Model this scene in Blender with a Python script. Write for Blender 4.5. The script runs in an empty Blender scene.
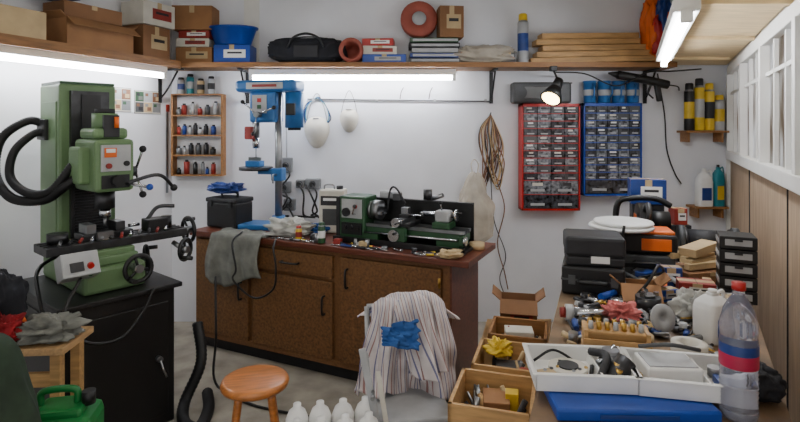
import bpy,bmesh,math,random
from mathutils import Vector,Matrix,Euler,noise
random.seed(4)
R=math.radians
sc=bpy.context.scene
# ---------------------------------------------------------------- materials
def lin(c):
    return tuple(((x/255)/12.92 if x/255<=.04045 else ((x/255+.055)/1.055)**2.4) for x in c)
def mat(name,col,rough=.5,metal=0,var=.12,scale=9,bump=0,trans=0,emit=0,kind=None,alpha=1,coat=0):
    m=bpy.data.materials.new(name); m.use_nodes=True
    nt=m.node_tree; b=nt.nodes['Principled BSDF']
    c=lin(col)
    tc=nt.nodes.new('ShaderNodeTexCoord'); mp=nt.nodes.new('ShaderNodeMapping')
    nt.links.new(tc.outputs['Object'],mp.inputs[0])
    n=nt.nodes.new('ShaderNodeTexNoise'); n.inputs['Scale'].default_value=scale; n.inputs['Detail'].default_value=5
    if kind=='wood': mp.inputs['Scale'].default_value=(1.5,12,12)
    if kind=='woody': mp.inputs['Scale'].default_value=(12,1.5,12)
    if kind=='woodz': mp.inputs['Scale'].default_value=(12,12,1.2)
    nt.links.new(mp.outputs[0],n.inputs['Vector'])
    r=nt.nodes.new('ShaderNodeValToRGB')
    r.color_ramp.elements[0].position=.3; r.color_ramp.elements[1].position=.7
    lo=[max(0,x*(1-var*1.6)) for x in c]; hi=[min(1,x*(1+var)) for x in c]
    r.color_ramp.elements[0].color=(*lo,1); r.color_ramp.elements[1].color=(*hi,1)
    nt.links.new(n.outputs[0],r.inputs[0]); nt.links.new(r.outputs[0],b.inputs['Base Color'])
    b.inputs['Roughness'].default_value=rough; b.inputs['Metallic'].default_value=metal
    b.inputs['Transmission Weight'].default_value=trans
    b.inputs['Alpha'].default_value=alpha
    b.inputs['Coat Weight'].default_value=coat
    if bump:
        bp=nt.nodes.new('ShaderNodeBump'); bp.inputs['Strength'].default_value=bump; bp.inputs['Distance'].default_value=.01
        nt.links.new(n.outputs[0],bp.inputs['Height']); nt.links.new(bp.outputs[0],b.inputs['Normal'])
    if emit:
        b.inputs['Emission Color'].default_value=(*c,1); b.inputs['Emission Strength'].default_value=emit
    return m
M={}
def D(k,*a,**kw): M[k]=mat(k,*a,**kw)
D('wall',(228,230,236),.85,var=.05,scale=2,bump=.08)
D('wallside',(230,231,235),.85,var=.05,scale=2)
D('floor',(160,154,142),.8,var=.22,scale=5,bump=.2)
D('ceil',(200,196,186),.9,var=.05)
D('ply',(172,148,122),.7,var=.14,scale=3,kind='woodz')
D('plylt',(224,198,152),.6,var=.12,scale=4,kind='wood')
D('shelf',(142,98,54),.55,var=.2,scale=5,kind='wood')
D('whitep',(226,225,220),.5,var=.03)
D('chip',(112,76,40),.65,var=.28,scale=60,bump=.15)
D('chipf',(122,84,48),.6,var=.18,scale=60)
D('redwood',(98,50,34),.4,var=.25,scale=5,kind='wood')
D('pine',(186,146,94),.55,var=.18,scale=5,kind='wood')
D('piney',(182,146,102),.55,var=.18,scale=5,kind='woody')
D('stool',(190,116,54),.35,var=.2,scale=5,kind='wood',coat=.3)
D('card',(148,106,68),.8,var=.12,scale=6)
D('card2',(128,90,58),.8,var=.12,scale=6)
D('black',(18,18,20),.45,var=.2)
D('blackm',(9,9,10),.45,var=.2)
D('rubber',(12,12,14),.6,var=.2)
D('dark',(34,34,38),.6,var=.25)
D('steel',(144,146,149),.32,metal=.9,var=.18)
D('dsteel',(70,70,72),.4,metal=.8,var=.25,scale=14)
D('chrome',(200,202,206),.18,metal=1,var=.05)
D('green',(96,124,84),.45,var=.1,scale=4)
D('greend',(38,76,46),.4,var=.12,scale=5)
D('greenb',(16,112,50),.45,var=.14)
D('bluem',(34,98,160),.4,var=.12)
D('blue',(14,66,160),.4,var=.1)
D('bluer',(26,58,128),.4,var=.1)
D('red',(172,22,20),.4,var=.1)
D('redd',(140,42,34),.5,var=.1)
D('orange',(220,100,18),.45,var=.1)
D('yellow',(214,178,36),.45,var=.1)
D('white',(232,232,230),.4,var=.04)
D('offwhite',(208,204,192),.6,var=.08)
D('grey',(120,122,124),.5,var=.1)
D('lgrey',(166,168,170),.45,var=.1)
D('dgrey',(70,72,74),.5,var=.15)
D('drawer',(116,120,126),.15,var=.6,scale=38,coat=.5)
D('drawerd',(64,66,72),.15,var=.65,scale=38,coat=.5)
D('rag',(120,121,114),.95,var=.22,scale=12,bump=.4)
D('ragw',(184,184,178),.95,var=.14,scale=12,bump=.4)
D('raggreen',(44,60,44),.95,var=.25,scale=9,bump=.4)
D('ragbl',(40,86,150),.9,var=.2,scale=9,bump=.3)
D('stripew',(208,200,200),.9,var=.10,scale=12,bump=.2)
D('stripeb',(112,112,146),.9,var=.1,scale=12,bump=.2)
D('striper',(158,120,116),.9,var=.1,scale=12,bump=.2)
D('pink',(202,110,106),.9,var=.15,scale=12,bump=.3)
D('redcloth',(140,16,26),.9,var=.3,scale=12,bump=.4)
D('bagfab',(22,24,32),.85,var=.3,scale=12,bump=.3)
D('terra',(152,76,62),.7,var=.12)
D('brass',(190,152,76),.3,metal=.85,var=.1)
D('plastic',(214,218,236),.08,var=.02,trans=.85)
D('poly',(214,204,186),.3,var=.12,scale=10,bump=.8,alpha=.55)
D('teal',(30,122,134),.4,var=.1)
D('cordbr',(124,86,62),.6,var=.2)
D('tan',(186,162,122),.7,var=.1)
D('benchtop',(124,100,74),.6,var=.3,scale=8)
D('magenta',(184,30,74),.45,var=.1)
D('tube',(246,249,255),.5,var=.0,emit=64)
D('fill_tubes',(255,248,236),.5,var=.0,emit=36)  # emission used only by the added out-of-view fill fixture
D('bulb',(255,226,160),.5,var=.0,emit=16)
g=bpy.data.materials.new('frosted_glass'); g.use_nodes=True; nt=g.node_tree
nt.nodes.remove(nt.nodes['Principled BSDF'])
o=nt.nodes['Material Output']; t=nt.nodes.new('ShaderNodeBsdfTranslucent')
tc=nt.nodes.new('ShaderNodeTexCoord'); mp=nt.nodes.new('ShaderNodeMapping'); mp.inputs['Scale'].default_value=(3,3,1.2)
n=nt.nodes.new('ShaderNodeTexNoise'); n.inputs['Scale'].default_value=2.2
r=nt.nodes.new('ShaderNodeValToRGB'); r.color_ramp.elements[0].color=(.36,.31,.25,1); r.color_ramp.elements[1].color=(.95,.97,1,1); r.color_ramp.elements[0].position=.38; r.color_ramp.elements[1].position=.62
nt.links.new(tc.outputs['Object'],mp.inputs[0]); nt.links.new(mp.outputs[0],n.inputs['Vector']); nt.links.new(n.outputs[0],r.inputs[0]); nt.links.new(r.outputs[0],t.inputs[0])
gl=nt.nodes.new('ShaderNodeBsdfGlossy'); gl.inputs['Roughness'].default_value=.25
mx=nt.nodes.new('ShaderNodeMixShader'); mx.inputs[0].default_value=.08
nt.links.new(t.outputs[0],mx.inputs[1]); nt.links.new(gl.outputs[0],mx.inputs[2]); nt.links.new(mx.outputs[0],o.inputs[0])
M['glass']=g

# ---------------------------------------------------------------- mesh builder
class O:
    def __init__(s,name): s.n=name; s.v=[];s.f=[];s.m=[];s.sm=[];s.mats=[]
    def mi(s,m):
        if m not in s.mats: s.mats.append(m)
        return s.mats.index(m)
    def add(s,vs,fs,m,smooth=False):
        o=len(s.v); s.v+= [tuple(v) for v in vs]
        for i,f in enumerate(fs):
            s.f.append([o+k for k in f]); s.m.append(s.mi(m[i] if isinstance(m,list) else m))
            s.sm.append(smooth[i] if isinstance(smooth,list) else smooth)
        return s
    def box(s,c,sz,m,rot=None,bev=0):
        bm=bmesh.new(); bmesh.ops.create_cube(bm,size=1)
        for v in bm.verts: v.co=Vector((v.co.x*sz[0],v.co.y*sz[1],v.co.z*sz[2]))
        if bev: bmesh.ops.bevel(bm,geom=bm.edges[:],offset=bev,segments=2,affect='EDGES',profile=.5)
        T=Matrix.Translation(c)
        if rot: T=T@Euler([R(a) for a in rot]).to_matrix().to_4x4()
        bm.verts.index_update()
        s.add([T@v.co for v in bm.verts],[[v.index for v in f.verts] for f in bm.faces],m); bm.free(); return s
    def bx(s,x0,x1,y0,y1,z0,z1,m,bev=0):
        return s.box(((x0+x1)/2,(y0+y1)/2,(z0+z1)/2),(abs(x1-x0),abs(y1-y0),abs(z1-z0)),m,bev=bev)
    def cyl(s,a,b,r,m,r2=None,seg=20):
        a=Vector(a);b=Vector(b);d=(b-a).normalized(); r2=r if r2 is None else r2
        u=d.orthogonal().normalized(); w=d.cross(u)
        vs=[];fs=[]
        for p,rr in((a,r),(b,r2)):
            for i in range(seg):
                t=2*math.pi*i/seg; vs.append(p+(u*math.cos(t)+w*math.sin(t))*rr)
        sm=[]
        for i in range(seg):
            j=(i+1)%seg; fs.append([i,j,seg+j,seg+i]); sm.append(True)
        fs.append(list(range(seg))[::-1]); fs.append(list(range(seg,2*seg))); sm+=[False,False]
        s.add(vs,fs,m,sm); return s
    def lathe(s,prof,c,m,rot=None,seg=28,sx=1,sy=1):
        T=Matrix.Translation(c)
        if rot: T=T@Euler([R(a) for a in rot]).to_matrix().to_4x4()
        vs=[];fs=[];sm=[];ms=[]
        for p in prof:
            for i in range(seg):
                t=2*math.pi*i/seg; vs.append(T@Vector((max(p[0],.0004)*math.cos(t)*sx,max(p[0],.0004)*math.sin(t)*sy,p[1])))
        for k in range(len(prof)-1):
            for i in range(seg):
                j=(i+1)%seg; fs.append([k*seg+i,k*seg+j,(k+1)*seg+j,(k+1)*seg+i]); sm.append(True)
                ms.append(prof[k+1][2] if len(prof[k+1])>2 else m)
        n=len(prof)-1
        fs.append(list(range(seg))[::-1]); fs.append(list(range(n*seg,(n+1)*seg))); sm+=[False,False]; ms+=[ms[0],ms[-1]]
        s.add(vs,fs,ms,sm); return s
    def sph(s,c,r,m,sc3=(1,1,1)):
        bm=bmesh.new(); bmesh.ops.create_uvsphere(bm,u_segments=18,v_segments=12,radius=r)
        bm.verts.index_update()
        s.add([Vector(c)+Vector((v.co.x*sc3[0],v.co.y*sc3[1],v.co.z*sc3[2])) for v in bm.verts],[[v.index for v in f.verts] for f in bm.faces],m,True); bm.free(); return s
    def tube(s,pts,r,m,seg=8,n=8,raw=False,rib=0):
        P=[Vector(p) for p in pts]
        if not raw and len(P)>2:
            Q=[P[0]*2-P[1]]+P+[P[-1]*2-P[-2]]; out=[]
            for i in range(1,len(Q)-2):
                for k in range(n):
                    t=k/n; a,b,c,d=Q[i-1:i+3]
                    out.append(.5*((2*b)+(c-a)*t+(2*a-5*b+4*c-d)*t*t+(3*b-a-3*c+d)*t**3))
            out.append(P[-1]); P=out
        vs=[];fs=[]; u=None
        for i,p in enumerate(P):
            d=(P[min(i+1,len(P)-1)]-P[max(i-1,0)]).normalized()
            u=d.orthogonal().normalized() if u is None else (u-d*u.dot(d)).normalized()
            w=d.cross(u); rr=r*(1+(rib if i%2 else 0))
            for k in range(seg):
                t=2*math.pi*k/seg; vs.append(p+(u*math.cos(t)+w*math.sin(t))*rr)
        for i in range(len(P)-1):
            for k in range(seg):
                j=(k+1)%seg; fs.append([i*seg+k,i*seg+j,(i+1)*seg+j,(i+1)*seg+k])
        n0=len(fs); fs.append(list(range(seg))[::-1]); fs.append(list(range((len(P)-1)*seg,len(P)*seg)))
        s.add(vs,fs,m,[True]*n0+[False,False]); return s
    def prism(s,poly,z0,z1,m,T=None):
        n=len(poly); vs=[Vector((x,y,z0)) for x,y in poly]+[Vector((x,y,z1)) for x,y in poly]
        if T is not None: vs=[T@v for v in vs]
        fs=[list(range(n))[::-1],list(range(n,2*n))]+[[i,(i+1)%n,n+(i+1)%n,n+i] for i in range(n)]
        s.add(vs,fs,m); return s
    def grid(s,nu,nv,f,m,close=False):
        vs=[];fs=[];ms=[]
        for j in range(nv+1):
            for i in range(nu+(0 if close else 1)): vs.append(f(i/nu,j/nv))
        w=nu if close else nu+1
        for j in range(nv):
            for i in range(nu):
                k=(i+1)%w; fs.append([j*w+i,j*w+k,(j+1)*w+k,(j+1)*w+i]); ms.append(m(i,j) if callable(m) else m)
        s.add(vs,fs,ms,True); return s
    def done(s,loc=(0,0,0),rz=0,rot=None,solid=0,sub=0):
        me=bpy.data.meshes.new(s.n); me.from_pydata(s.v,[],s.f); 
        for m in s.mats: me.materials.append(M[m])
        me.polygons.foreach_set('material_index',s.m); me.polygons.foreach_set('use_smooth',s.sm)
        bm=bmesh.new(); bm.from_mesh(me); bmesh.ops.recalc_face_normals(bm,faces=bm.faces); bm.to_mesh(me); bm.free()
        me.update()
        ob=bpy.data.objects.new(s.n,me); sc.collection.objects.link(ob)
        ob.location=loc; ob.rotation_euler=[R(a) for a in rot] if rot else (0,0,R(rz))
        if solid:
            q=ob.modifiers.new('solid','SOLIDIFY'); q.thickness=solid
        if sub:
            q=ob.modifiers.new('sub','SUBSURF'); q.levels=sub; q.render_levels=sub
        return ob
# wall frames
def L(s,n): return (-1.98-.368*s+.93*n, 4.6-.93*s-.368*n)
LA=68.4
def RW(s,n): return (2.85-.447*s-.894*n, 4.6-.894*s+.447*n)
RA=-116.57
BA=-25.8
def B(u,v): return (-1.70+.9*u+.435*v, 4.09-.435*u+.9*v)

# ---------------------------------------------------------------- room
O('floor').prism([(-4.1,-.4),(1.4,-.4),(3.3,4.9),(-2.3,4.9)],-.1,0,'floor').done()
O('ceiling').prism([(-4.1,-.4),(1.4,-.4),(3.3,4.9),(-2.3,4.9)],2.95,3.05,'ceil').done()
O('wall_back').bx(-2.1,3.0,4.6,4.72,0,2.95,'wall').done()
x,y=L(2.4,-.05); O('wall_left').box((0,0,0),(5.2,.1,2.95),'wallside').done((x,y,1.475),LA)
w=O('wall_right')
w.bx(0,4.6,.01,.11,0,1.42,'ply'); w.bx(0,4.6,.0,.11,2.2,2.95,'whitep'); w.bx(-.05,.1,.0,.11,1.42,2.2,'whitep')
w.bx(0,.06,-.02,.01,0,1.42,'whitep')
for k in range(1,4): w.bx(k*1.22,k*1.22+.006,.004,.012,0,1.42,'dark')
x,y=RW(0,0); w.done((x,y,0),RA)
w=O('window_1')
w.bx(.1,4.6,-.03,.08,1.42,1.49,'whitep',.004); w.bx(.1,4.6,-.02,.08,2.13,2.2,'whitep',.004)
w.bx(.1,4.6,.0,.06,1.96,1.98,'whitep')
k=.1
i=0
while k<4.6:
    wd=.06 if i%3==0 else .028
    w.bx(k,k+wd,-.025 if i%3==0 else 0,.07,1.49,2.13,'whitep'); k+=.29; i+=1
w.bx(.1,4.6,.02,.026,1.49,2.13,'glass')
w.done((x,y,0),RA)
O('trim_1').bx(-1.35,-1.22,4.585,4.6,2.22,2.95,'whitep').done()
for loc,rz in(((-.3,1.5,2.86),10),):  # invented fill light above the view, added to brighten right table and foreground
    c=O('added_fill_luminaire'); c.box((0,0,.06),(1.5,.2,.06),'whitep',bev=.006)
    for yy in(-.05,.05): c.cyl((-.72,yy,.01),(.72,yy,.01),.016,'fill_tubes')
    for xx in(-.73,.73): c.box((xx,0,.015),(.03,.16,.05),'whitep')
    c.done(loc,rz)

# ---------------------------------------------------------------- shelves
O('wall_shelf').prism([(-1.70,4.49),(-1.776,4.3),(2.25,4.3),(2.25,4.6),(-1.96,4.6)],2.175,2.215,'shelf').done()
s=O('wall_shelf'); s.bx(-2.2,-.01,-.3,0,2.175,2.215,'shelf'); s.bx(-2.2,-.22,-.31,-.3,2.16,2.222,'shelf'); x,y=L(0,0); s.done((x,y,0),LA)
s=O('overhead_shelf'); s.prism([(2.2,4.59),(1.03,1.93),(1.51,1.95),(2.83,4.59)],2.225,2.245,'plylt')
for t in(.1,.45,.8): 
    X=1.05+1.2*t; Y=1.98+2.6*t; s.prism([(X,Y),(X+.01,Y+.05),(X+.55,Y+.05),(X+.52,Y)],2.205,2.225,'plylt')
s.done()
def bracket(x,y,z,rz):
    b=O('shelf_bracket'); b.box((0,-.01,-.14),(.03,.012,.28),'black'); b.box((0,-.13,-.006),(.03,.25,.012),'black')
    b.tube([(0,-.02,-.24),(0,-.09,-.17),(0,-.2,-.02)],.008,'black'); b.done((x,y,z),rz)
bracket(.79,4.6,2.172,0); bracket(-1.32,4.6,2.172,0); x,y=L(.14,0); bracket(x,y,2.172,LA); bracket(2.12,4.6,2.172,0)
def lamp(name,length,loc,rz,w=.06,dbl=False):
    c=O(name); c.box((0,0,.035),(length,w,.05),'whitep',bev=.005)
    for xx in(-length/2+.015,length/2-.015): c.box((xx,0,-.005),(.03,.045,.06),'whitep',bev=.004)
    c.cyl((-length/2+.03,0,-.012),(length/2-.03,0,-.012),.018,'tube')
    c.done(loc,rz)
lamp('fluorescent_lamp',1.72,(-.395,4.42,2.11),0)
x,y=L(1.0,.2); lamp('fluorescent_lamp',1.45,(x,y,2.11),LA)
lamp('fluorescent_lamp',1.75,(1.50,2.92,2.14),math.degrees(math.atan2(1,.44)),w=.1)

# ---------------------------------------------------------------- shelf contents
def carton(name,w,d,h,loc,rz=0,m='card',label=None,op=False):
    c=O(name)
    if op:
        t=.006
        c.bx(-w/2,w/2,-d/2,-d/2+t,0,h,m);c.bx(-w/2,w/2,d/2-t,d/2,0,h,m);c.bx(-w/2,-w/2+t,-d/2,d/2,0,h,m);c.bx(w/2-t,w/2,-d/2,d/2,0,h,m);c.bx(-w/2,w/2,-d/2,d/2,0,t,m)
        c.box((0,-d/2-.035,h-.02),(w,.005,.09),m,rot=(-50,0,0)); c.box((-w/2-.02,0,h+.02),(.06,d,.005),m,rot=(0,40,0)); c.box((w/2+.02,0,h+.02),(.06,d,.005),m,rot=(0,-40,0))
    else:
        c.box((0,0,h/2),(w,d,h),m,bev=.003); c.box((0,0,h+.0005),(w,.04,.001),'tan'); c.box((0,-d/2-.0005,h*.85),(.04,.001,h*.3),'tan')
        c.box((0,0,h+.001),(.002,d,.0015),'dark')
    if label: c.box((w*.08,-d/2-.001,h*.5),(w*.6,.002,h*.45),label); c.box((w*.08,-d/2-.002,h*.55),(w*.4,.002,h*.1),'dark')
    return c.done(loc,rz)
x,y=L(1.58,.16); carton('cardboard_box',.55,.27,.17,(x,y,2.222),LA,'tan')
x,y=L(.92,.16); carton('cardboard_box',.52,.27,.17,(x,y,2.222),LA+1,'card',None,True)
x,y=L(.95,.16); carton('cardboard_box',.42,.22,.10,(x,y,2.41),LA-3,'card2')
x,y=L(1.2,.16); carton('book_stack',.3,.2,.05,(x,y,2.53),LA+4,'bluer')
x,y=L(.43,.16); carton('cardboard_box',.26,.24,.24,(x,y,2.222),LA,'card2','tan')
x,y=L(.4,.16); carton('cardboard_box',.3,.24,.18,(x,y,2.47),LA-2,'offwhite','redd')
carton('cardboard_box',.3,.2,.13,(-1.70,4.47,2.217),0,'card','tan')
carton('product_box',.27,.18,.07,(-1.72,4.47,2.352),3,'offwhite','redd')
carton('product_box',.26,.18,.06,(-1.70,4.47,2.426),-3,'redd','white')
carton('cardboard_box',.33,.2,.2,(-1.72,4.47,2.492),2,'card')
carton('product_box',.3,.2,.15,(-1.385,4.46,2.217),0,'blue','white')
t=O('plastic_tub'); t.lathe([(.13,0),(.135,.005),(.175,.13),(.19,.135),(.19,.15),(.178,.15),(.165,.14),(.125,.012),(.0,.012)],(0,0,0),'blue',sx=1.1,sy=.75); t.done((-1.40,4.45,2.372))
def blob(o,c,sx,sy,sz,m,amp=.12,f=5,seed=0,p=.7):
    of=Vector((seed*3.7,seed*1.3,seed*.7)); K=1.5+f*.12
    def fn(u,v):
        t=2*math.pi*u; a=math.pi*(v-.5)
        ca,sa=math.cos(a),math.sin(a)
        e=lambda q:math.copysign(abs(q)**p,q)
        d=Vector((math.cos(t)*ca,math.sin(t)*ca,sa))
        nn=noise.noise(d*K+of)+.6*(1-2*abs(noise.noise(d*K*1.9+of)))-.3
        k=1+amp*1.3*nn
        return Vector((c[0]+sx*e(math.cos(t))*e(ca)*k,c[1]+sy*e(math.sin(t))*e(ca)*k,c[2]+sz*e(sa)*(k if sa>0 else 1)))
    o.grid(56,26,fn,m,True)
d=O('duffel_bag'); blob(d,(0,0,.105),.32,.12,.105,'bagfab',.1,4,3,.6); d.tube([(-.15,-.11,.12),(-.1,-.13,.2),(0,-.12,.235),(.1,-.13,.2),(.15,-.11,.12)],.01,'black'); d.tube([(-.28,-.02,.19),(0,-.02,.225),(.28,-.02,.19)],.006,'dgrey'); d.box((0,-.122,.09),(.2,.01,.1),'dark',bev=.004); d.done((-.77,4.45,2.217))
d=O('terracotta_pipe'); d.lathe([(.1,0),(.1,.22),(.07,.22),(.07,.02),(0,.02)],(0,0,0),'terra'); d.done((-.40,4.54,2.318),rot=(90,0,0))
carton('product_box',.36,.2,.07,(-.13,4.46,2.217),0,'blue','lgrey')
carton('product_box',.28,.18,.07,(-.17,4.46,2.289),3,'offwhite','redd')
carton('product_box',.26,.16,.06,(-.18,4.46,2.362),-4,'red','white')
b=O('book_stack'); 
for i,(mm,w) in enumerate([('dgrey',.42),('bluer',.4),('lgrey',.38),('dark',.42),('greend',.4)]):
    b.box((random.uniform(-.01,.01),0,.02+i*.042),(w,.2,.036),mm,bev=.002); b.box((.0,-.095,.02+i*.042),(w-.03,.02,.02),'lgrey')
b.done((.29,4.46,2.217))
d=O('sanding_disc_roll'); d.lathe([(.15,0),(.155,.01),(.155,.07),(.145,.08),(.05,.08),(.05,.06),(0,.06)],(0,0,0),'terra'); d.lathe([(.03,.078),(.06,.082),(.06,.084),(0,.084)],(0,0,0),'lgrey'); d.done((.16,4.52,2.588),rot=(82,0,0))
carton('cardboard_box',.2,.18,.26,(.42,4.46,2.43),5,'card2','tan')
d=O('plastic_bag'); blob(d,(0,0,.07),.24,.11,.07,'poly',.35,6,8,.8); d.done((.7,4.45,2.219))
carton('product_box',.12,.15,.1,(.9,4.47,2.217),0,'dgrey','lgrey')
def can(name,r,h,m1,m2,loc,cap='white',nozzle=True):
    c=O(name); c.lathe([(r*.95,0),(r,.004),(r,h*.25,m1),(r*1.003,h*.255,m2),(r*1.003,h*.6,m2),(r,h*.605,m1),(r,h*.82,m1),(r*.8,h*.86,'steel'),(r*.8,h*.87,cap),(r*.78,h*.98,cap),(r*.6,h,cap),(0,h,cap)],(0,0,0),m1)
    c.done(loc)
can('spray_can',.045,.42,'lgrey','bluer',(1.03,4.44,2.217),'yellow')
p=O('timber_planks')
for i in range(5): p.box((.02*i-(.1 if i>2 else 0),.0,.02+i*.05),(1.02-.05*i,.17-.01*i,.045),'pine',rot=(0,-1.0,i*1.2-2),bev=.002)
p.done((1.6,4.46,2.227))
j=O('work_jacket'); blob(j,(0,0,.27),.1,.12,.27,'orange',.3,3,5,.8); blob(j,(.03,-.05,.33),.07,.1,.2,'bluer',.3,4,6,.8); blob(j,(-.03,-.09,.2),.05,.06,.15,'red',.3,4,9,.8); j.done((2.13,4.42,2.225))

# ---------------------------------------------------------------- back wall things
def rack(name,fm,w,h,cols,rows,loc,big=3):
    r=O(name); d=.14
    r.bx(-w/2,w/2,-.01,0,0,h,fm); r.bx(-w/2,-w/2+.012,-d,0,0,h,fm); r.bx(w/2-.012,w/2,-d,0,0,h,fm); r.bx(-w/2,w/2,-d,0,0,.015,fm); r.bx(-w/2,w/2,-d,0,h-.02,h,fm,)
    H=(h-.04)/(rows+big*.9); z=.018; W=(w-.03)
    for j in range(rows+big):
        n=cols if j>=big else max(2,cols//2); hh=H if j>=big else H*1.9
        hh=min(hh,h-.02-z)
        for i in range(n):
            cw=W/n; x=-W/2+cw*(i+.5)
            r.box((x,-d/2-.005,z+hh/2),(cw-.006,d-.01,hh-.006),random.choice(['drawer','drawer','drawerd','drawerd','dgrey','drawer']))
            r.box((x,-d-.006,z+hh*.30),(cw*.5,.012,hh*.16),'lgrey'); 
            if random.random()<.45: r.box((x+random.uniform(-.1,.1)*cw,-d-.001,z+hh*.72),(cw*random.uniform(.3,.6),.003,hh*.22),random.choice(['white','offwhite','dark','dark']))
        r.bx(-w/2,w/2,-d-.003,-d+.01,z+hh-.003,z+hh+.003,fm)
        z+=hh
        if z>h-.05: break
    r.done(loc)
rack('drawer_cabinet','red',.49,.9,4,12,(1.27,4.595,.985),2)
rack('drawer_cabinet','blue',.49,.78,5,11,(1.79,4.595,1.11),1)
c=O('power_tool_case'); c.box((0,0,.09),(.5,.12,.18),'dgrey',bev=.02); c.box((0,-.062,.09),(.3,.01,.1),'grey',bev=.004); c.box((0,-.062,.17),(.5,.012,.01),'black')
c.cyl((-.18,-.07,.09),(-.18,-.05,.09),.05,'dgrey'); c.done((1.2,4.53,1.889))
for i in range(4):
    c=O('blue_mug'); c.lathe([(.045,0),(.05,.005),(.052,.17),(.056,.175),(.056,.185),(.048,.185),(.046,.01),(0,.01)],(0,0,0),'bluem'); c.lathe([(.053,.06),(.0535,.065,'lgrey'),(.0535,.11,'lgrey'),(.053,.115)],(0,0,0),'bluem',seg=28)
    c.tube([(0,-.05,.15),(0,-.085,.13),(0,-.085,.07),(0,-.05,.04)],.007,'bluem'); c.done((1.61+i*.122,4.5,1.893),random.uniform(-40,40))
c=O('caulking_gun'); c.tube([(-.22,0,.05),(0,0,.05),(.2,0,.04)],.035,'black',raw=True,seg=14); c.cyl((-.22,0,.05),(-.3,0,.05),.03,'black',.006); c.box((.13,0,-.03),(.045,.035,.16),'black',rot=(0,-20,0),bev=.01); c.tube([(.06,0,.02),(.05,0,-.05),(.1,0,-.09)],.007,'dsteel'); c.tube([(.2,0,.04),(.28,0,.04),(.3,0,.01)],.006,'dsteel'); c.done((2.0,4.36,2.03),rot=(0,10,0))
c=O('clamp_spotlight'); c.box((0,.02,.0),(.05,.06,.04),'black',bev=.004); c.tube([(0,0,-.02),(0.02,-.03,-.1),(0,-.05,-.14)],.009,'black')
a=Vector((.03,-.04,-.1)); dr=Vector((-.45,-.45,-.72)).normalized()
c.cyl(a,a+dr*.09,.035,'black',.045); c.cyl(a+dr*.09,a+dr*.2,.045,'black',.085); c.cyl(a+dr*.195,a+dr*.202,.07,'bulb'); c.done((1.24,4.27,2.16))
s=O('spice_rack_shelf'); s.bx(-.22,-.205,-.09,0,0,.7,'shelf');s.bx(.205,.22,-.09,0,0,.7,'shelf')
for z in(0,.17,.34,.51,.69): s.bx(-.205,.205,-.09,0,z,z+.012,'shelf')
for z in(.012,.182,.352,.522):
    k=-.17
    while k<.17:
        h=random.uniform(.04,.11); r=random.uniform(.014,.024); s.cyl((k,-.045,z),(k,-.045,z+h),r,random.choice(['lgrey','dgrey','dark','grey','redd','tan','bluer','black']),seg=12); s.cyl((k,-.045,z+h),(k,-.045,z+h+.015),r*.6,'dark',seg=10); k+=r*2+random.uniform(.004,.03)
s.done((-1.73,4.6,1.27))
for i,(x,h,m1,m2) in enumerate([(-1.88,.14,'lgrey','bluer'),(-1.80,.17,'teal','lgrey'),(-1.71,.13,'tan','dark'),(-1.62,.15,'lgrey','dark')]): can('bottle',.03,h,m1,m2,(x,4.55,1.974),'dark')
def dm(x,z,r):
    m=O('dust_mask')
    def fn(u,v):
        t=2*math.pi*u; q=math.sin(v*math.pi/2); rr=r*q*(1+.06*math.sin(3*t)); return Vector((rr*math.cos(t)*.9,-.09*math.cos(v*math.pi/2),rr*math.sin(t)*1.15-.02*q))
    m.grid(24,8,fn,'offwhite',True); m.box((0,-.06,r*.75),(.05,.01,.008),'steel')
    m.tube([(-r*.85,-.005,0),(-r*.5,-.004,r*1.6),(0,-.004,r*2.6),(r*.5,-.004,r*1.6),(r*.85,-.005,0)],.003,'grey'); m.done((x,4.597,z))
dm(-.72,1.67,.12); dm(-.44,1.77,.09)
c=O('hanging_cord'); 
for k in range(3): c.tube([(.01*k,0,0),(-.08-.01*k,-.01,-.08),(-.09,-.01,-.2-.03*k),(.0,-.012,-.27),(.1+.01*k,-.01,-.2),(.08,-.01,-.08),(.01*k,0,0)],.004,['teal','bluer','black'][k],seg=6)
c.done((-.72,4.588,1.95))
c=O('wall_rail'); c.cyl((-.8,-.015,0),(.78,-.015,-.02),.006,'dgrey')
for k in(-.75,-.2,.3,.74): c.box((k,-.012,-.01),(.02,.024,.02),'lgrey')
for k in(.0,.25): c.tube([(k,-.02,0),(k+.01,-.025,.06),(k+.03,-.02,.1)],.004,'dark')
c.done((0,4.6,1.93))
c=O('wire_bundle')
for k in range(12):
    a=random.uniform(-.05,.05); b_=random.uniform(-.07,.07); zz=random.uniform(-.5,-.68)
    c.tube([(0,-.02,0),(a*.8-.05,-.03,-.12),(a-.04,-.03-.003*k,-.3),(b_,-.03,zz),(b_+.05,-.03,zz+.15),(a+.06,-.03,-.25),(.03+a*.3,-.025,-.08),(0,-.02,.01)],.005,['cordbr','tan','dark','cordbr'][k%4],seg=6)
c.tube([(.05,-.03,-.55),(.12,-.03,-.8),(.06,-.03,-1.1),(.12,-.03,-1.35),(.15,-.03,-1.5)],.005,'cordbr',seg=6)
c.tube([(.0,-.03,-.5),(.03,-.03,-.9),(.13,-.03,-1.2),(.08,-.03,-1.4),(.12,-.03,-1.55)],.004,'dark',seg=6)
c.cyl((0,0,.0),(0,-.05,.02),.006,'steel'); c.done((.78,4.597,1.79))
c=O('plastic_bag')
def pb(u,v):
    t=2*math.pi*u; r=.03+.13*min(1,v*1.8)**.7; r*= (1 if v<.9 else 1-(v-.9)*6)
    n1=noise.noise(Vector((math.cos(t)*2,math.sin(t)*2,v*5))); n2=noise.noise(Vector((math.cos(t)*6,math.sin(t)*6,v*9)))
    k=1+.15*n1+.1*n2
    return Vector((r*math.cos(t)*k,-.06+r*.38*math.sin(t)*k,.33-.6*v+.02*n1))
c.grid(72,40,pb,'poly',True)
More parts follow.
